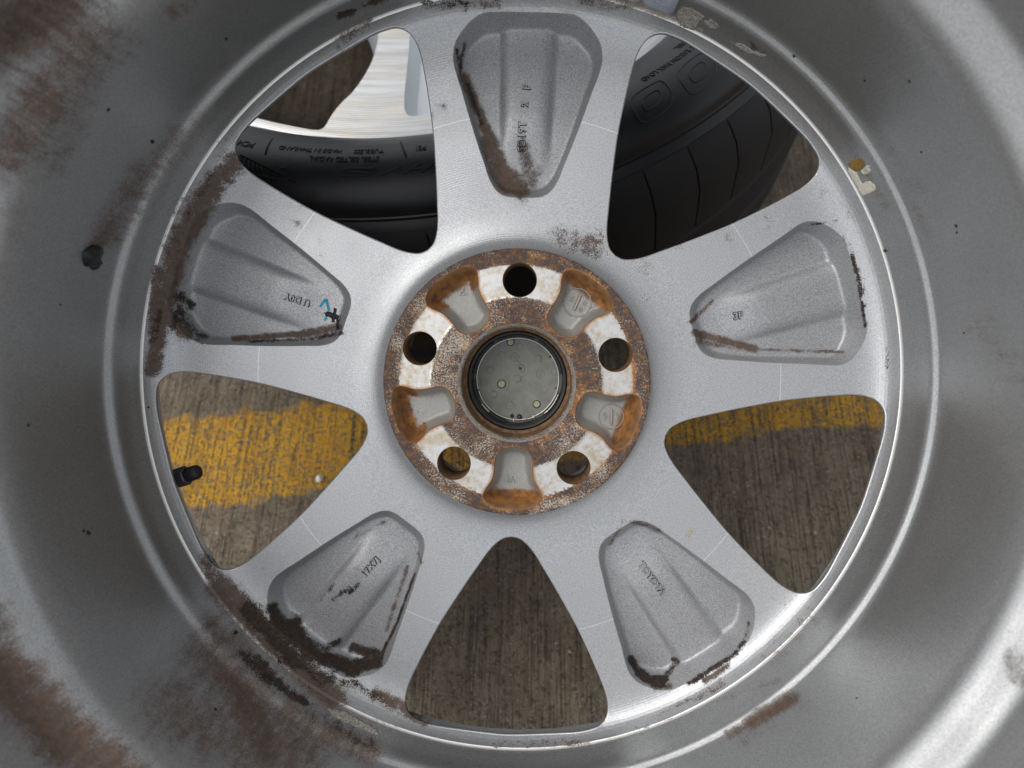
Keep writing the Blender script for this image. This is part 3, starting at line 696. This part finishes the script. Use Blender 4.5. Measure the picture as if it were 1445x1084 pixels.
HUB = mesh('hub_pad', V, Fs, M_HUB, WHEEL, wear=hubwear(V), sharp=35)
HUB['label'] = 'rust-ringed mounting face with five bolt holes'
# bore with chamfer
V, Fs, _ = lathe([(29.0,-.4),(28.4,-1.1),(27.5,-2.3),(27.2,-3.2),(27.05,-5),(27.0,-17),(25.6,-18),(25.6,-40)], 170)
wv = np.c_[np.where(V[:,2] > -1.5, .28, .62), np.full(len(V), .35), np.full(len(V), 1.0), np.ones(len(V))]
mid = np.tile([0,0,0,1,1,1,1], 170)
mesh('hub_bore', V, [f for f in Fs], [M_HUB, M_BORE], HUB, midx=mid, wear=wv, sharp=35)
for i, a in enumerate((18,90,162,234,306)):
    c = rotz([(50,0)], a+BASE)[0]
    V, Fs, _ = lathe([(LUGR,-.45),(LUGR-.25,-.9),(LUGR-.25,-22),(LUGR+3,-23),(LUGR+5,-32)], 44); V[:,:2] += c
    V[:44*5:5,2] = zpad(V[:44*5:5,:2])
    mesh('lug_hole', V, Fs, M_BORE, HUB, sharp=35)
def well_depth(Q):
    s = segdist(Q, WL); u = np.clip((Q[:,0]-31)/31.3, 0, 1)
    return smin(10.2+1.2*u, np.maximum(s-.1,0)*(3.0-1.0*sst(u,.75,1)), 1.8)*sst(s,-.1,.5)
WELLS = {}
nW = nrm(WL); rings = []
for s in (.3,.7,1.2,1.8,2.5,3.3):
    q = WL+nW*s; q = q[inside(q, WL)]; rings.append(q[np.abs(segdist(q, WL)-s) < .12])
g = np.array([(x,y) for x in np.arange(31,63,1.0) for y in np.arange(-15,16,1.0)]); g = g[inside(g, WL)]; g = g[segdist(g, WL) > 3.9]
PW, TW, mpw = cdt([WL], np.vstack(rings+[g]))
dW = well_depth(PW); dW[segdist(PW, WL) < .02] = 0
for a in (54,126,198,270,342):
    Q = rotz(PW, a+BASE); zz = np.where(dW <= 0, zpad(Q), -dW); V = np.c_[Q, zz]
    sW = segdist(PW, WL); outer = sst(PW[:,0], 51, 57.5)
    R = np.maximum(outer*1.0*(sst(-zz, -1, 1)), .75*np.exp(-(sW/.8)**2))
    if a in (198,126): R = np.maximum(R, sst(PW[:,0],46,52)*.9*(sW < 5))
    B = np.clip(.5*np.exp(-(sW/3)**2), 0, 1)
    WELLS[a] = mesh('lightening_well', V, [tuple(t) for t in TW], M_WELL, HUB, wear=np.c_[R, np.zeros(len(R)), B, np.ones(len(R))], sharp=None)
def well_mark(a, parts, px, ang):
    o, d_ = ray([px]); z = -10.9; c = (o+d_*((z-o[2])/d_[:,2])[:,None])[0]
    V, Fs = join(parts); wv = np.tile([.0,0,.25,1], (len(V),1)); low = V[:,2] < .25; wv[low,0] = .55; wv[low,2] = 1  # stamp feet browned: painted shade and dirt so the marks stand out
    V = rotz(V, ang); V[:,0] += c[0]; V[:,1] += c[1]
    q = rotz(V[:,:2], -(a+BASE)); V[:,2] += -well_depth(q)+.05
    mesh('date_stamp', V, Fs, M_WELL, HUB, wear=wv, sharp=30)
def ringpart(r, n=30): return tube(np.c_[circ(r, n), np.zeros(n)+.1], .30, 6, True)
def barpart(l, wd=.5): return tube([(0,-l/2,.2),(0,-l/2+.3,.35),(0,l/2-.3,.35),(0,l/2,.2)], wd, 6)
def txt(s, size, dx, dy, ang=0):
    V, Fs = text2d(s, size, .8); V = rotz(V, ang); V[:,0] += dx; V[:,1] += dy; return V, Fs
well_mark(342, [ringpart(6.2), barpart(7.6, .85), txt('9', 4.6, -3.1, .2), txt('2', 4.6, 3.1, 0)], (862.5,588), 0)
well_mark(54, [ringpart(6.9), barpart(7.8, .85), txt('S', 3.6, -3.2, .6), txt('8', 3.6, 3.2, .9), txt('0', 3.6, 2.6, -2.6)]+[disc(7.4*math.cos(i*.42), 7.4*math.sin(i*.42), .35, -.1, .45, 8) for i in range(15)], (814.5,427), -22)
well_mark(126, [txt('A', 6, 0, 0)], (653,413), 118)
well_mark(270, [txt('VI', 5.2, 0, 0)], (721,676), 178)
well_mark(198, [disc(0, 0, .7, -.1, .4, 10)], (589,581), 0)

# ------------------------------------------------------------------ centre cap seen from inside
ZC = -33.0
CAP = mesh('centre_cap', *join([disc(0, 0, 23.8, ZC-3, ZC, 96, .3)]), M_CAP, WHEEL, sharp=40)
CAP['label'] = 'grey plastic back of the centre cap'
def cpx(x, y, z=ZC): o, d_ = ray([(665+x/7.741, 470+y/7.741)]); return (o+d_*((z-o[2])/d_[:,2])[:,None])[0]
V, Fs, _ = lathe([(25.4,ZC-3),(25.4,-19),(24.7,-18.4),(23.9,-18.8),(23.6,-24),(23.3,ZC+.2)], 120)
mesh('cap_skirt', V, Fs, M_PLASTIC, CAP, sharp=30)
def arcpts(r, a0, a1, z, n=60): t = np.radians(np.linspace(a0, a1, n)); return np.c_[r*np.cos(t), r*np.sin(t), np.full(n, z)]
mesh('retaining_wire', *tube(arcpts(21.6,-84,196,ZC+1.9,110), .40, 8), M_WIRE, CAP, sharp=None)
mesh('retaining_wire', *tube(arcpts(21.5,196,284,ZC+2.6,50), .40, 8), M_WIRE, CAP, sharp=None)
def tab(a0, a1, r0, r1, z0, z1):
    n = 14; V = []; Fs = []; sec = [(r0,z0),(r0,z1-.3),(r0+.3,z1),(r1-.3,z1),(r1,z1-.3),(r1,z0)]; k = len(sec)
    for i in range(n+1):
        t = rad(a0+(a1-a0)*i/n); V += [(r*math.cos(t), r*math.sin(t), z) for r, z in sec]
    for i in range(n): Fs += [(i*k+q, i*k+(q+1)%k, (i+1)*k+(q+1)%k, (i+1)*k+q) for q in range(k)]
    Fs += [tuple(range(k)), tuple(n*k+q for q in range(k))[::-1]]
    return np.array(V), [f[::-1] for f in Fs]
for a0, a1 in ((-52,-19),(-131,-106),(8,62),(68,118),(124,172),(181,205)): mesh('clip_tab', *tab(a0, a1, 22.2, 23.5, ZC, ZC+7), M_PLASTIC, CAP, sharp=30)
mesh('retaining_wire', *tube(arcpts(22.5,-52,-19,ZC+7.1,24), .34, 8), M_WIRE, CAP, sharp=None)
mesh('retaining_wire', *tube(arcpts(22.6,-146,-108,ZC+6.4,24), .34, 8), M_WIRE, CAP, sharp=None)
mesh('retaining_wire', *tube(arcpts(21.7,-90,-66,ZC+2.4,24), .36, 8), M_WIRE, CAP, sharp=None)
mesh('clip_end', *tube([cpx(668,890,ZC+3),cpx(700,960,ZC+3)], .42, 6), M_WIRE, CAP, sharp=None)
mesh('clip_end', *tube([cpx(465,930,ZC+4),cpx(462,1000,ZC+4)], .30, 6), M_WIRE, CAP, sharp=None)
for x, y, r in ((430,98,1.6),(330,558,1.85),(715,778,1.65)):
    c = cpx(x, y); mesh('injection_pin_mark', *disc(c[0], c[1], r, ZC-.2, ZC+.55, 24, .2), M_CAPDOT, CAP, sharp=30)
    mesh('pin_ring', *tube(np.c_[circ(r+.35, 28, c[0], c[1]), np.full(28, ZC+.02)], .2, 6, True), M_PLASTIC, CAP, sharp=None)
for x, y, r, h in ((730,280,1.75,.5),(505,495,1.9,.6),(250,670,1.8,.45),(330,240,1.9,.14),(210,410,1.9,.12),(790,625,1.9,.12),(530,150,1.8,.15),(425,790,2.1,.15),(905,420,1.7,.12),(140,545,1.9,.12)):
    c = cpx(x, y); V, Fs = join([disc(c[0], c[1], r, ZC-.2, ZC+h, 26, .12), tube(np.c_[circ(r+.12, 28, c[0], c[1]), np.full(28, ZC+.0)], .10, 6, True)])
    mesh('pin_boss', V, Fs, M_CAP, CAP, sharp=30)
for x, y in ((475,265),(753,450)):
    c = cpx(x, y); parts = [tube(np.c_[circ(2.35, 30, c[0], c[1]), np.full(30, ZC+.04)], .16, 6, True), tube([(c[0]-.5,c[1]+.8,ZC+.1),(c[0]+.5,c[1]-.8,ZC+.1)], .22, 6)]
    parts += [disc(c[0]+1.75*math.cos(i*math.pi/6), c[1]+1.75*math.sin(i*math.pi/6), .22, ZC-.1, ZC+.2, 6, .05) for i in range(12)]
    mesh('date_dial', *join(parts), M_CAP, CAP, sharp=30)
c = cpx(540, 385); V, Fs, _ = lathe([(2.1,ZC-.1),(2.1,ZC+.5),(1.8,ZC+.7),(1.0,ZC+.55),(.8,ZC+.2)], 26); V[:,:2] += c[:2]; mesh('sprue_ring', V, Fs, M_CAP, CAP, sharp=30)
mesh('sprue_hole', *disc(c[0], c[1], .85, ZC-.2, ZC+.22, 16, .05), M_PLASTIC, CAP, sharp=30)
mesh('sprue_tip', *disc(c[0]+.05, c[1]+.35, .3, ZC-.2, ZC+.9, 10, .1), M_CAPDOT, CAP, sharp=30)
c = cpx(525, 920, ZC+2); mesh('clip_pin', *disc(c[0], c[1], .8, ZC-.2, ZC+2.4, 16, .3), M_NUT, CAP, sharp=30)
mesh('clip_pin', *disc(c[0]-3.9, c[1]+.6, .95, ZC-.2, ZC+1.2, 16, .3), M_PLASTIC, CAP, sharp=30)
mesh('clip_socket', *disc(c[0], c[1]+.1, 1.35, ZC-.2, ZC+1.0, 18, .3), M_PLASTIC, CAP, sharp=30)
for x, y in ((605,80),(850,268),(915,600),(255,130),(85,390)):
    c = cpx(x, y); e = c[:2]/np.hypot(*c[:2]); mesh('cap_rib', *tube([(c[0],c[1],ZC+.3),(c[0]+e[0]*1.6,c[1]+e[1]*1.6,ZC+1.2)], .28, 6), M_PLASTIC, CAP, sharp=None)
for s, x, y, sz in (('42603-12730', 540, 630, 2.1), ('>ABS<', 390, 712, 2.0), ('4203', 560, 690, 2.0)):
    c = cpx(x, y); V, Fs = text2d(s, sz, .18, 1.1); V = rotz(V, 6); V[:,:2] += c[:2]; V[:,2] += ZC-.04; mesh('moulded_lettering', V, Fs, M_CAP, CAP, sharp=30)

# ------------------------------------------------------------------ tyre valve, poking inwards below the spokes on the left
def at_px(px, z): o, d_ = ray([px]); return (o+d_*((z-o[2])/d_[:,2])[:,None])[0]
vb, ve = at_px((232,681), -29), at_px((281,665), -21)
ax = ve-vb; Lv = np.linalg.norm(ax); ax /= Lv
VALVE = mesh('valve_stem', *tube([ve-ax*30, ve-ax*24, ve-ax*16, ve-ax*8], [6.2,5.6,4.4,3.4], 20), M_RUBBER, WHEEL, sharp=40)
VALVE['label'] = 'black valve with a grey hexagonal collar'
mesh('valve_collar', *tube([ve-ax*16.5, ve-ax*15.9, ve-ax*8.4, ve-ax*7.8], [4.6,5.2,5.2,4.5], 6), M_NUT, VALVE, sharp=25)
pts = [vb+ax*t for t in (Lv-8.2, Lv-7.7, Lv-2.4, Lv-1.2, Lv-.3, Lv)]
mesh('valve_cap', *tube(pts, [3.5,3.9,3.9,3.6,2.7,1.4], 20), M_RUBBER, VALVE, sharp=40)

# ------------------------------------------------------------------ ground
S = KS
V = np.array([(x,y,0) for y in (-3000,3000) for x in (-3000,3000)], float)
g = mesh('ground', V, [(0,1,3,2)], M_GROUND, None, smooth=False); g['kind'] = 'structure'
g['label'] = 'brushed concrete ground'; 
n = 40; xs = np.linspace(-1500, 1500, n+1); V = []
for x in xs: V += [(x, .138*x+0*S-12, .15), (x, .138*x+94*S+12, .15)]
yl = mesh('yellow_line', V, [(2*i, 2*i+2, 2*i+3, 2*i+1) for i in range(n)], M_LINE, None, smooth=False); yl['kind'] = 'structure'
# white pebble on the yellow line
def gpx(x, y, h=0):
    o, d_ = ray([(x,y)]); o = MT @ o+OFFW; d_ = (d_ @ MT.T)[0]; return o+d_*(h-o[2])/d_[2]
def stone(px, r, seed, m, name):
    c = gpx(*px); rs = np.random.RandomState(seed); V = []; Fs = []; n, rows = 12, 7
    ph = rs.rand(6)*6
    for q in range(rows+1):
        f = math.pi*q/rows
        for k in range(n):
            a = 2*math.pi*k/n; k1 = 1+.16*math.sin(2*a+ph[0]+f)+.10*math.sin(3*f+ph[1]+a)
            V.append((r*k1*math.sin(f)*math.cos(a), r*.8*k1*math.sin(f)*math.sin(a), r*.62*k1*math.cos(f)+r*.55))
    for q in range(rows):
        for k in range(n): Fs.append((q*n+k, (q+1)*n+k, (q+1)*n+(k+1)%n, q*n+(k+1)%n))
    o = mesh(name, V, Fs, m, None, sharp=None); o.location = Vector(c/1000); o.rotation_euler = (0,0,seed)
    return o
s = stone((452,677), 3.0*S, 3, M_WHITESTONE, 'pebble'); s['label'] = 'small white pebble on the worn yellow line beside the left opening'; s['category'] = 'pebble'

rs_ = np.random.RandomState(11); parts = []
for i in range(260):
    x, y = rs_.uniform(-270, 270)*S, rs_.uniform(-240, 130)*S; r = rs_.uniform(.5, 1.5); a = rs_.rand()*6.3
    parts.append((np.array([(x+r*math.cos(a+k*1.257)*(1+.3*math.sin(k*2.1+i)), y+r*math.sin(a+k*1.257), -.1) for k in range(5)]+[(x+r*.5*math.cos(a+k*1.257), y+r*.5*math.sin(a+k*1.257), r*.6) for k in range(5)]),
        [(k, (k+1)%5, 5+(k+1)%5, 5+k) for k in range(5)]+[(5,6,7,8,9)]))
gr = mesh('grit', *join(parts), mat_simple('sand_grit', (.17,.13,.09), (.46,.41,.33), .9, .01), None, sharp=None); gr['kind'] = 'stuff'; gr['label'] = 'loose sand grit on the concrete'

# ------------------------------------------------------------------ the other wheel, with its tyre, lying face up underneath
TW_ = Matrix.Translation(Vector((-85*S/1000, 375*S/1000, 0)))
W2 = empty('tyred_wheel', 'machine-polished silver wheel in a black tyre, lying face up on the concrete beneath', 'wheel', TW_)
def m2(name, V, Fs, m, parent=W2, **k): return mesh(name, np.asarray(V, float)*S, Fs, m, parent, **k)
TP = [(205,20),(222,4),(250,-1+1),(280,3),(297,14),(306,28),(308.5,45),(308.8,110),(308,150),(303,166),(297,175.5),(293.5,178.2),(292.2,179.2),(292.0,181.0),(291.2,181.4),(290.6,182.6),(290.4,184),(289,187.0),(286.6,189.6),(283,192.2),(279,194.2),(274,195.6),(267,196),(260,194.8),(252,191.6),(244,186.6),(236,180),(229,172.5),(225.6,167.5),(224,163),(222.6,158)]
V, Fs, _ = lathe(dens(TP, 3.0), 360)
TYRE = m2('tyre', V, Fs, M_TYRE, sharp=35)
tpa = np.array(TP[16:])[::-1]
def side_h(r): return np.interp(r, tpa[:,0], tpa[:,1])
# shoulder tread blocks
nb = 62; aw = 360/nb
def block():
    V = []; Fs = []; sec = [(306.5,112),(311.2,112),(311.0,150),(306.6,164.5),(300.8,172.6),(297.2,176),(295.8,175.2),(302,160)]; k = len(sec); n = 5
    for i in range(n+1):
        t0 = -aw*.482+aw*.964*i/n; e = .35 if i in (0, n) else 0
        for r, h in sec:
            t = rad(t0+(176-h)*.028); V.append(((r-e)*math.cos(t), (r-e)*math.sin(t), h-e*.3))
    for i in range(n): Fs += [(i*k+q, i*k+(q+1)%k, (i+1)*k+(q+1)%k, (i+1)*k+q) for q in range(k)]
    Fs += [tuple(range(k)), tuple(n*k+q for q in range(k))[::-1]]; return np.array(V), [f[::-1] for f in Fs]
b0 = m2('tread_block', *block(), M_TREAD, TYRE, sharp=25)
for i in range(1, nb):
    c = b0.copy(); COL.objects.link(c); c.parent = TYRE; c.rotation_euler = (0,0,rad(aw*i+1.5))
b0.rotation_euler = (0,0,rad(1.5))
# grooved lower tread rows, real geometry but only as far as anyone could look in
V, Fs, _ = lathe([(308.9,109),(311.3,107),(311.5,78),(309,76),(309,68),(311.3,66),(310.5,36),(304,24)], 240); m2('tread_rib', V, Fs, M_TREAD, TYRE, sharp=25)
def ring_text(s, r, deg, size, h=.5, spacing=1.0, m=M_TTEXT, name='tyre_lettering'):
    V, Fs = text2d(s, size, h, spacing); V[:,0] *= .74; W = []
    for x, y, z in V:
        t = rad(deg)-x/r; rr = r+y; W.append((rr*math.cos(t), rr*math.sin(t), side_h(rr)+z-.1))
    return m2(name, W, [f[::-1] for f in Fs] if False else Fs, m, TYRE, sharp=30)
ring_text('MADE IN THAILAND', 258.0, -95.0, 4.9); ring_text('TUBELESS', 258.3, -88.2, 4.9)
ring_text('STEEL BELTED RADIAL', 264.8, -90.8, 4.9); ring_text('PSI', 258.5, -82.2, 6.5)
ring_text('PCI4', 259.0, -102.6, 6.5)
ring_text('TREAD PLIES 2 STEEL', 250.5, -42.5, 5.4); ring_text('SIDEWALL 1 PLY RAYON MAX LOAD', 258.5, -47.0, 5.4)
for dg in (-100.2,-84.4):
    t = rad(dg); m2('sidewall_mark', *tube([(r*math.cos(t+(r-255)*.0008), r*math.sin(t+(r-255)*.0008), side_h(r)+.1) for r in (250,255,260,265)], .55, 6), M_TTEXT, TYRE, sharp=None)
for r, dg in ((268.5,-103.3),(272,-97.3)):
    t = rad(dg); m2('wear_mark', *disc(r*math.cos(t), r*math.sin(t), 1.5, side_h(r)-.5, side_h(r)+.35, 12, .1), M_TTEXT, TYRE, sharp=30)
# hatched arrow panel
q = [(268,-102.4),(277,-102.2),(278.5,-99.5),(279.5,-95.6),(274,-98.6)]
parts = []
for i in range(9):
    f = i/8; 
    a = np.array([268.2,-102.2])*(1-f)+np.array([275.5,-98.2])*f; b_ = np.array([277,-102.0])*(1-f)+np.array([279.2,-97.2])*f
    parts.append(tube([(r*math.cos(rad(g_)), r*math.sin(rad(g_)), side_h(r)+.05) for r, g_ in (a, (a+b_)/2, b_)], .45, 6))
parts.append(tube([(r*math.cos(rad(g_)), r*math.sin(rad(g_)), side_h(r)+.1) for r, g_ in q], .6, 6, True))
m2('hatched_arrow', *join(parts), M_TTEXT, TYRE, sharp=None)
# big outlined letters on the shoulder
def big_letter(pts, deg, r0, sx=1.0):
    P_ = catmull(np.array(pts, float), True, 5); W = []
    for x, y in P_: t = rad(deg)-x*sx/276; rr = r0+y; W.append((rr*math.cos(t), rr*math.sin(t), side_h(rr)+.05))
    m2('outlined_letter', *tube(W, .42, 6, True), M_TYRE, TYRE, sharp=None)
OB = [(-13,-7),(-11,-8.5),(4,-8),(9,-6),(12,-1),(12,7),(10,8.5),(-4,8),(-10,5),(-13,0)]; IB = [(-7,-3.5),(3,-3),(6,0),(6,3.5),(-3,3),(-7,0)]
for dg in (-55.5,-48.6,-41.5): big_letter(OB, dg, 274); big_letter(IB, dg, 274)
def stroke(pts, deg, r0):
    P_ = catmull(np.array(pts, float), False, 5); W = []
    for x, y in P_: t = rad(deg)-x/276; rr = r0+y*.45; W.append((rr*math.cos(t), rr*math.sin(t), side_h(rr)+.05))
    m2('outlined_letter', *tube(W, .6, 6), M_TTEXT, TYRE, sharp=None)
stroke([(8,4),(0,5),(-7,3),(-3,0),(4,-1),(6,-4),(-3,-5),(-9,-4)], -89.3, 273.5); stroke([(5,5),(0,0),(-5,-5)], -85.6, 273.5)
stroke([(8,5),(4,0),(0,-5)], -82.6, 273.5); stroke([(-1,5),(-5,0),(-8,-5)], -82.6, 273.5); stroke([(4,0),(-5,0)], -82.6, 273.5)

# polished face: five spokes between windows and a rim lip
HF = 160.0
W2H = np.array([(84,0),(86,8),(96,19),(112,31),(125.8,38.6),(145,44),(161.4,45.2),(176,44),(186.5,41.3),(197.8,40.1),(206.2,40.2),(208.6,39),(210.2,36.5),(211.5,27),(212.4,14),(212.8,0)])
W2C = resample(catmull(W2H), 2.5)
def face_spoke(ang):
    hw = W2C.copy(); hw[:,1] *= -1; up = rotz(hw, 36)
    t36 = np.array([math.cos(rad(36)), math.sin(rad(36))]); up[0] = t36*W2C[0,0]; up[-1] = t36*W2C[-1,0]
    ar = lambda r, a0, a1, n: np.c_[r*np.cos(np.radians(np.linspace(a0,a1,n))), r*np.sin(np.radians(np.linspace(a0,a1,n)))]
    loop = np.vstack([ar(30,-36,36,30), up, ar(213.5,36,-36,70), (up*[1,-1])[::-1]])
    rc = np.array([(62,0),(64,6),(80,12),(110,19),(131,24),(160,32.5),(180,38.5),(192,41.0),(196.5,40.2),(198.6,36),(199.6,20),(200,0)])
    L = ccw(resample(catmull(np.vstack([rc, (rc*[1,-1])[::-1][1:-1]]), True), 3.0, True))
    P, T, mp = cdt([loop, L], np.zeros((0,2)))
    V = np.c_[P, np.full(len(P), HF)]; Fs = [tuple(t) for t in T]; mi = [0]*len(Fs)
    k = len(V); Vl = [V]; n0 = 30; n1 = 30+len(up)+70
    nn_ = nrm(up, False); 
    if (up+nn_*2)[len(up)//2,1] < up[len(up)//2,1]: nn_ = -nn_
    for sg, st in ((1,n0),(-1,n1)):
        idx = [mp[st+i] for i in range(len(up))]
        if sg < 0: idx = idx[::-1]
        prev = idx
        for off, dz in ((.5,-.5),(3.5,-14),(7.0,-32)):
            Q = np.c_[(up+nn_*off)*[1,sg], np.full(len(up), HF+dz)]; Vl.append(Q); cur = list(range(k, k+len(Q))); k += len(Q)
            for i in range(len(Q)-1):
                q = (prev[i], prev[i+1], cur[i+1], cur[i]); Fs.append(q if sg < 0 else q[::-1]); mi.append(0 if off < 1 else 1)
            prev = cur
    nL = nrm(L); prev = [mp[len(loop)+i] for i in range(len(L))]
    for off, dz in ((.4,-.5),(5.0,-9.0),(6.5,-10)):
        Q = np.c_[L+nL*off, np.full(len(L), HF+dz)]; Vl.append(Q); cur = list(range(k, k+len(Q))); k += len(Q)
        for i in range(len(Q)): j = (i+1)%len(Q); Fs.append((prev[i], prev[j], cur[j], cur[i])); mi.append(1)
        prev = cur
    Fs.append(tuple(prev)); mi.append(1)
    V = rotz(np.vstack(Vl), ang); m2('spoke', V, Fs, [M_POL, M_PALE], midx=mi, wear=np.zeros((len(V),4)), sharp=30)
for i in range(5): face_spoke(-73+72*i)
V, Fs, mi = lathe([(204,HF-38),(209,HF-16),(212.9,HF-.6),(213.5,HF),(220.2,HF),(221.6,HF-.5),(222.4,HF-2),(222.6,HF-8),(216,HF-16),(214,30),(222,20)], 240)
RIM = m2('rim_lip', V, Fs, [M_POL, M_PALE], midx=np.where(mi < 2, 1, np.where(mi < 6, 0, 1)), wear=np.zeros((len(V),4)), sharp=30)
V, Fs, _ = lathe([(30,HF),(28,HF-.6),(27,HF-6),(0.1,HF-5)], 60); m2('centre_cap', V, Fs, M_PALE, wear=np.zeros((len(V),4)), sharp=30)
V, Fs, _ = lathe([(204,HF-38),(188,HF-60),(186,60),(192,20),(208,14),(214,8)], 160); m2('barrel', V, Fs, M_PALE, wear=np.zeros((len(V),4)), sharp=30)
